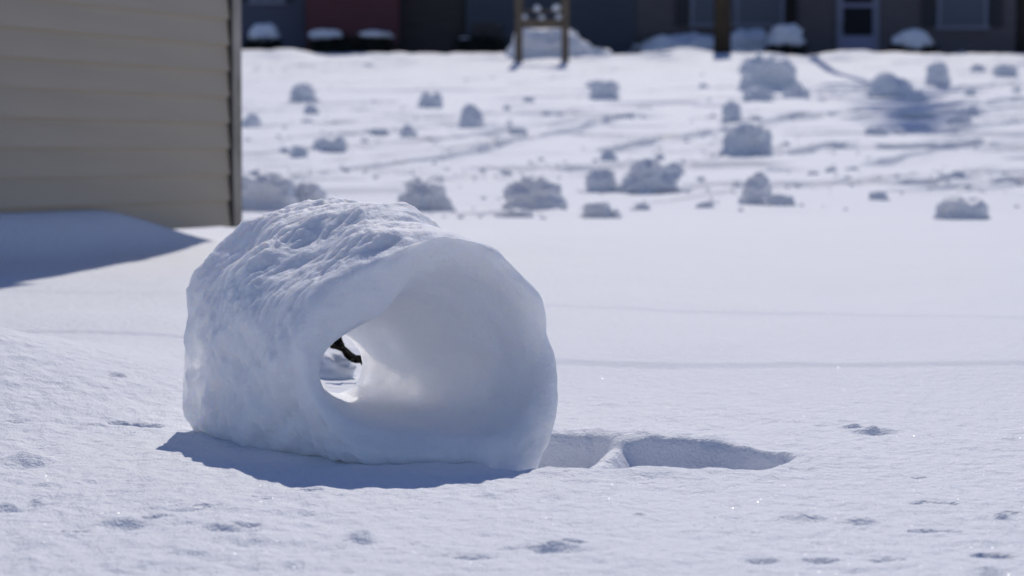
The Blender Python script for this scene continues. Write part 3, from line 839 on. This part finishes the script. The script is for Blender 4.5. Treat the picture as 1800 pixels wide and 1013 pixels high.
def window(t, cx, px0, px1, ztop, zbot, y=HY, mull=True):
    x0, x1 = hx(px0, y) - cx, hx(px1, y) - cx
    z0, z1 = zbot - GZH, ztop - GZH
    f = bmesh.new(); e = 0.09
    bm_box(f, x0, x0 + e, -0.06, -0.003, z0, z1); bm_box(f, x1 - e, x1, -0.06, -0.003, z0, z1)
    bm_box(f, x0 + e, x1 - e, -0.06, -0.003, z1 - e, z1); bm_box(f, x0 - .05, x1 + .05, -0.12, -0.003, z0 - e, z0 - .002)
    if mull:
        bm_box(f, (x0 + x1) / 2 - .04, (x0 + x1) / 2 + .04, -0.055, -0.003, z0, z1 - e)
        bm_box(f, x0 + e, (x0 + x1) / 2 - .041, -0.05, -0.003, (z0 + z1) / 2 - .03, (z0 + z1) / 2 + .03)
        bm_box(f, (x0 + x1) / 2 + .041, x1 - e, -0.05, -0.003, (z0 + z1) / 2 - .03, (z0 + z1) / 2 + .03)
    w = bm_obj('window', f, M['frame'], t)
    box('pane', (x0 + e * .5, x1 - e * .5, -0.03, -0.004, z0 + .004, z1 - e * .5), M['glass'], w)
def shutter(t, cx, px0, px1, ztop, zbot, y=HY):
    x0, x1 = hx(px0, y) - cx, hx(px1, y) - cx
    s = box('shutter', (x0, x1, -0.07, -0.003, zbot - GZH, ztop - GZH), M['shutter'], t, 0.01)
    bm = bmesh.new(); z = zbot - GZH + .08
    while z < ztop - GZH - .08:
        bm_box(bm, x0 + .05, x1 - .05, -0.085, -0.0705, z, z + .05); z += .085
    o = bm_obj('louvre', bm, M['shutter'], s); o['kind'] = 'stuff'
hA, cA = house('house', 'slate blue sided house just right of the shed', 300, 538, M['blue_wall'])
window(hA, cA, 443, 500, hz(-70), hz(2)); shutter(hA, cA, 503, 516, hz(-70), hz(2)); shutter(hA, cA, 424, 440, hz(-70), hz(2))
hB, cB = house('house', 'dark red sided house behind the long snow topped hedge', 539, 702, M['red_wall'], y=67.4)
window(hB, cB, 580, 650, hz(-140, 67.4), hz(-40, 67.4), 67.4)
hC, cC = house('house', 'almost black house between the red house and the wooden frame', 703, 818, M['dark_wall'], y=68.3)
window(hC, cC, 735, 785, hz(-120, 68.3), hz(-30, 68.3), 68.3)
hD, cD = house('house', 'dark slate house behind the wooden frame', 819, 1117, M['teal_wall'])
window(hD, cD, 1030, 1100, hz(-120), hz(-25)); shutter(hD, cD, 1012, 1028, hz(-120), hz(-25))
dd = box('door', (hx(832) - cD, hx(884) - cD, -0.08, -0.004, 0, hz(42) - GZH), M['dark_wall'], hD, 0.01)
box('handle', (hx(876) - cD, hx(878) - cD, -0.13, -0.082, 1.0, 1.1), M['metal'], dd)
hE, cE = house('house', 'grey brown house with shuttered windows and a pale storm door', 1118, 1900, M['brick_wall'])
window(hE, cE, 1212, 1376, hz(-60), hz(42)); shutter(hE, cE, 1186, 1209, hz(-60), hz(46)); shutter(hE, cE, 1379, 1399, hz(-60), hz(46))
window(hE, cE, 1644, 1732, hz(-60), hz(46), mull=False); shutter(hE, cE, 1618, 1641, hz(-60), hz(48)); shutter(hE, cE, 1735, 1758, hz(-60), hz(48))
# storm door with its frame
fr = bmesh.new(); x0, x1 = hx(1468) - cE, hx(1542) - cE; ztop = hz(-45) - GZH
bm_box(fr, x0, x0 + .1, -0.09, -0.003, 0, ztop); bm_box(fr, x1 - .1, x1, -0.09, -0.003, 0, ztop); bm_box(fr, x0 + .1, x1 - .1, -0.09, -0.003, ztop - .12, ztop)
bm_obj('door_frame', fr, M['frame'], hE)
door = box('door', (x0 + .103, x1 - .103, -0.06, -0.004, 0.0, ztop - .123), M['door'], hE)
box('pane', (x0 + .17, x1 - .17, -0.075, -0.061, hz(63) - GZH, hz(13) - GZH), M['dark_glass'], door)
box('pane', (x0 + .17, x1 - .17, -0.075, -0.061, hz(6) - GZH, hz(-36) - GZH), M['dark_glass'], door)
box('handle', (x0 + .125, x0 + .155, -0.12, -0.0615, 0.98, 1.12), M['metal'], door)
box('step', (x0 - .2, x1 + .2, -1.1, -0.095, -0.5, -0.05), M['frame'], hE)

# ------------------------------------------------------------------ shrubs with snow on top
def leaf_mass(bmv, bmf, c, rx, ry, rz_, n, size, rs):
    for _ in range(n):
        while True:
            p = rs.uniform(-1, 1, 3)
            if 0.25 < (p ** 2).sum() < 1: break
        p = p * (1 + 0.18 * rs.normal()) * np.array([rx, ry, rz_]) + c
        a = rs.normal(size=3); a /= np.linalg.norm(a); b = np.cross(a, rs.normal(size=3)); b /= np.linalg.norm(b)
        s = size * rs.uniform(.6, 1.4); k = len(bmv)
        bmv += [p - a * s, p + b * s * .5, p + a * s, p - b * s * .5]; bmf.append((k, k+1, k+2, k+3))
def shrub(px0, px1, ytop, ybot, Y, label, seed, capw=(0, 1), cap_h=22):
    x0, x1 = hx(px0, Y), hx(px1, Y); cx = (x0 + x1) / 2
    zt = hz(ytop, Y); g = gz(cx, Y)
    t = thing('shrub', label, 'shrub', (cx, Y, g), group='snow capped shrubs in front of the houses')
    w = (x1 - x0) / 2; hh = zt - g
    rs = np.random.default_rng(seed); bv, bf = [], []
    n = max(1, int(round(w / 0.45)))
    for i in range(n):
        c = np.array([-w + (2 * i + 1) * w / n, 0, hh * 0.5])
        leaf_mass(bv, bf, c, w / n * 1.15, 0.42, hh * 0.55, 1300, 0.055, rs)
    link('foliage', mesh_np('foliage', np.array(bv), np.array(bf), False), M['shrub'], t)
    for i in range(n):
        c = -w + (2 * i + 1) * w / n
        tube('stem', [(c, 0, -.15), (c + .03, .02, hh * .4), (c - .02, 0, hh * .7)], [.035, .025, .012], M['bark'], t, 6)
    # the cap of snow
    a0 = -w + 2 * w * capw[0]; a1 = -w + 2 * w * capw[1]
    me = lump_mesh((a1 - a0), cap_h / 4500 * Y * 1.15, 0.8, seed + 500, 'flat' if n > 1 else 'ball')
    o = link('snow_cap', me, M['lump'], t); o.location = ((a0 + a1) / 2, -0.05, hh - 0.10)
    return t, w, hh
shrub(434, 492, 62, 92, 64.6, 'dark shrub under a blue snow cap beside the shed edge', 11, (0.12, .95), 22)
t_, w_, hh_ = shrub(548, 692, 60, 104, 64.2, 'long dark hedge with patchy snow along its top', 12, (0.0, .36), 12)
o = link('snow_cap', lump_mesh(w_ * 2 * .36, .15, .7, 777, 'flat'), M['lump'], t_); o.location = (w_ * .55, -.05, hh_ - .08)
shrub(1350, 1412, 72, 98, 64.2, 'dark shrub with a rounded snow cap right of the thick post', 13, (.04, .96), 30)
shrub(1566, 1636, 76, 98, 64.2, 'dark shrub with a square snow cap right of the pale door', 14, (.04, .94), 25)
shrub(800, 890, 62, 108, 64.4, 'bare dark shrub left of the wooden frame', 15, (.1, .3), 3)
shrub(1118, 1186, 66, 100, 65.6, 'dark low shrub behind the blue shaded snowbank', 16, (.3, .6), 4)

# snow heaps and banks near the houses
def heap(px, pbot, w, h, Y, kind_, seed, label, depth=1.2):
    x = hx(px, Y); s = Y / 4500
    o = link('snow_pile', lump_mesh(w * s, h * s, depth, seed, kind_), M['lump'])
    zz = hz(pbot, Y); o.location = (x, Y, min(zz, gz(x, Y)) - .05)
    return tag(o, label, 'snow pile')
heap(965, 116, 140, 68, 59.4, 'ball', 901, 'domed snow pile standing inside the wooden frame', 1.3)
heap(1016, 114, 110, 34, 59.7, 'flat', 902, 'low snow pile spreading right of the wooden frame', 1.2)
heap(868, 114, 60, 16, 59.9, 'flat', 906, 'low lit snow hump left of the wooden frame', 1.0)
heap(1185, 108, 150, 52, 66.0, 'flat', 903, 'blue shaded snowbank left of the thick brown post', 3.0)
heap(1225, 108, 90, 58, 66.3, 'ball', 907, 'taller end of the shaded snowbank against the thick post', 2.6)
heap(1312, 108, 66, 60, 66.2, 'box', 904, 'square blue shaded snowbank between the thick post and a shrub', 2.4)
heap(1165, 106, 90, 18, 60.8, 'flat', 905, 'small sunlit hump of snow in front of the shaded snowbank', 1.0)
heap(1685, 102, 44, 18, 64.8, 'flat', 908, 'small shaded snow hump under the right hand window', .8)

# thick brown post
px_, Y_ = 1268, 62.6
tp = thing('wooden_post', 'thick brown wooden post in front of the shuttered window', 'post', (hx(px_, Y_), Y_, gz(hx(px_, Y_), Y_)))
tube('shaft', [(0, 0, -.3), (.005, 0, 1.2), (-.005, 0, 2.6), (0, 0, 3.8)], [.215, .21, .205, .20], M['postwood'], tp, 16, .05)
tube('cap', [(0, 0, 3.802), (0, 0, 3.86)], [.24, .22], M['postwood'], tp, 16)

# wooden frame with a dark board hung in it
Yf = 57.6; s = Yf / 4500
fx = hx(952.5, Yf); fg = gz(fx, Yf)
wf = thing('wooden_stand', 'open wooden frame of two posts and beams with bits of snow on its rails', 'frame', (fx, Yf, fg))
hw = 40.5 * s
for sx in (-1, 1):
    box('post', (sx * hw - .085, sx * hw + .085, -.075, .075, -.3, 1.86), M['wood'], wf, .012)
z1 = hz(34, Yf) - fg; z0 = hz(50, Yf) - fg
box('beam', (-hw + .087, hw - .087, -.05, .05, z0, z1), M['wood'], wf, .01)
box('beam', (-hw - .2, hw + .2, -.08, .08, 1.862, 2.0), M['wood'], wf, .01)
zr = hz(18, Yf) - fg
rail = box('rail', (-hw + .087, hw - .087, -.03, .03, zr - .05, zr), M['wood'], wf, .008)
for k, (bx, zb, bw) in enumerate(((921, z1, 11), (952, z1, 10), (983, z1, 12), (944, zr, 11), (978, zr, 13))):
    o = link('snow_clump', lump_mesh(bw * s, bw * s * .8, .09, 950 + k, 'clod'), M['lump'], wf)
    o.location = ((bx - 952.5) * s, 0, zb - .01)

# ------------------------------------------------------------------ trees: a tall pine (its crown above the picture) and a bare trunk at the right edge
def branches(pts_list, mat, parent, name='limb'):
    V, F, k = [], [], 0
    for pts, rad in pts_list:
        v, f = tube_mesh(name, pts, rad, 6); V.append(v); F.append(f + k); k += len(v)
    return link(name, mesh_np(name, np.concatenate(V), np.concatenate(F)), mat, parent)
PX, PY = hx(1388, 66.9), 66.9
pine = thing('pine_tree', 'tall thin pine trunk beside the shuttered window', 'tree', (PX, PY, gz(PX, PY)))
PH = 35.0
lean = mono_spline([-1, 0, 8, 16, 24, 29, 36], [0, 0, .3, .85, 1.15, .85, .4])
zz = np.linspace(-.4, PH, 14)
tube('trunk', [(lean(q), 0.08 * math.sin(q * .33 + 1), q) for q in zz], np.linspace(.13, .05, 14), M['bark'], pine, 10, .06)
lb, bv, bf = [], [], []
rs = np.random.default_rng(44)
for k in range(40):
    q = 18.5 + (PH - 18.5) * (k / 39.0) ** .9
    L = (1.0 * (1 - ((q - 18.5) / (PH - 18)) ** 2) + .25) * rs.uniform(.55, 1.15) * (0.35 if 24.0 < q < 26.2 else 1); lx0 = float(lean(q))
    a = k * 2.4 + rs.uniform(-.3, .3)
    pts = [(lx0 + L * f * math.cos(a), L * f * math.sin(a), q + .25 * f - .45 * f * f) for f in (0, .35, .7, 1)]
    lb.append((pts, [.05, .035, .02, .01]))
    for f in (.45, .75, 1.0):
        leaf_mass(bv, bf, np.array([lx0 + L * f * math.cos(a), L * f * math.sin(a), q + .25 * f - .45 * f * f]), .30, .30, .28, 30, .12, rs)
branches(lb, M['bark'], pine)
link('crown', mesh_np('crown', np.array(bv), np.array(bf), False), M['needles'], pine)

BX, BY = hx(1795, 62.8), 62.8
bt = thing('bare_tree', 'black bare tree trunk at the right edge of the picture', 'tree', (BX, BY, gz(BX, BY)))
tube('trunk', [(0, 0, -.4), (.02, 0, 1), (-.04, .02, 2.5), (.05, 0, 4.2), (0, 0, 6.2), (.1, 0, 8.0)], [.22, .19, .17, .13, .08, .03], M['bark'], bt, 10, .12)
lb = []
for k in range(16):
    q = 3.2 + 4.4 * k / 15; a = k * 2.4; L = rs.uniform(1.0, 2.2) * (1 - .5 * k / 15)
    lb.append(([(L * f * math.cos(a), L * f * math.sin(a), q + 1.1 * L * f - .2 * f * f) for f in (0, .3, .65, 1)], [.06, .045, .025, .008]))
    for j in range(3):
        f0 = .4 + .2 * j; b = a + (.8 if j % 2 else -.8); l2 = L * .5
        p0 = (L * f0 * math.cos(a), L * f0 * math.sin(a), q + 1.1 * L * f0 - .2 * f0 * f0)
        lb.append(([(p0[0] + l2 * f * math.cos(b), p0[1] + l2 * f * math.sin(b), p0[2] + .7 * l2 * f) for f in (0, .5, 1)], [.025, .015, .005]))
branches(lb, M['bark'], bt)

# ------------------------------------------------------------------ overhead wires on poles (above the picture; their shadows cross the snow)
def wire_shadow_pos(px, py, hgt):
    gx, gy = at(px, py); k = hgt / math.tan(SUN_EL)
    return gx + k * math.sin(SUN_AZ), gy + k * math.cos(SUN_AZ)
for sx, yq, nm in ((-18.6, 9.8, 'left'), (19.6, 10.6, 'right')):
    p = thing('utility_pole', 'wooden utility pole standing %s of the picture' % nm, 'utility pole', (sx, yq, gz(sx, yq)))
    tube('shaft', [(0, 0, -.4), (0, 0, 3), (0, 0, 6.2)], [.15, .13, .11], M['postwood'], p, 12)
    box('crossarm', (-.06, .06, -1.5, 1.5, 4.98, 5.08), M['wood'], p)
def wire(y0, y1, z0, z1, sag, rad, label):
    pts = []
    for i in range(61):
        f = i / 60; x = -18 + 37 * f
        pts.append((x, y0 + (y1 - y0) * f, z0 + (z1 - z0) * f - sag * 4 * f * (1 - f)))
    V, F = tube_mesh('overhead_wire', pts, rad, 6)
    o = link('overhead_wire', mesh_np('overhead_wire', V, F), M['wire'])
    return tag(o, label, 'wire', 'overhead wires')
def wire_over(p0, p1, zh, sag, rad, label):
    (xa, ya), (xb, yb_) = wire_shadow_pos(*p0, zh - sag - .05), wire_shadow_pos(*p1, zh - sag - .05)
    m_ = (yb_ - ya) / (xb - xa)
    wire(ya + m_ * (-18 - xa), ya + m_ * (19 - xa), zh, zh, sag, rad, label)
wire_over((1050, 629), (1300, 632), 4.9, .30, .0045, 'nearer black overhead wire strung between two poles')
wire_over((1000, 540), (1800, 560), 5.1, .26, .0026, 'farther black overhead wire strung between two poles')

# ------------------------------------------------------------------ ice crystals that glint on the near crust
n = 50000
Yc = 2.3 + 2.5 * rng.random(n) ** 1.3; Xc = rng.uniform(-.25, .25, n) * Yc
Zc = height(Xc, Yc) + 0.0006
tl = np.abs(rng.normal(0, R(24), n)); az = rng.uniform(0, 2 * np.pi, n)
nrm = np.stack([np.sin(tl) * np.cos(az), np.sin(tl) * np.sin(az), np.cos(tl)], -1)
a = np.cross(nrm, np.array([0.2, 0.95, 0.1])); a /= np.linalg.norm(a, axis=1, keepdims=True); b = np.cross(nrm, a)
s_ = (0.0003 + 0.0008 * rng.random(n) ** 3)[:, None]
c = np.stack([Xc, Yc, Zc], -1)
V = np.stack([c + a * s_, c - .5 * a * s_ + .87 * b * s_, c - .5 * a * s_ - .87 * b * s_], 1).reshape(-1, 3)
cr = link('ice_crystals', mesh_np('ice_crystals', V, np.arange(3 * n).reshape(-1, 3), False), M['ice'])
tag(cr, 'tiny ice crystals glinting on the near snow crust', 'ice crystals', kind='stuff')
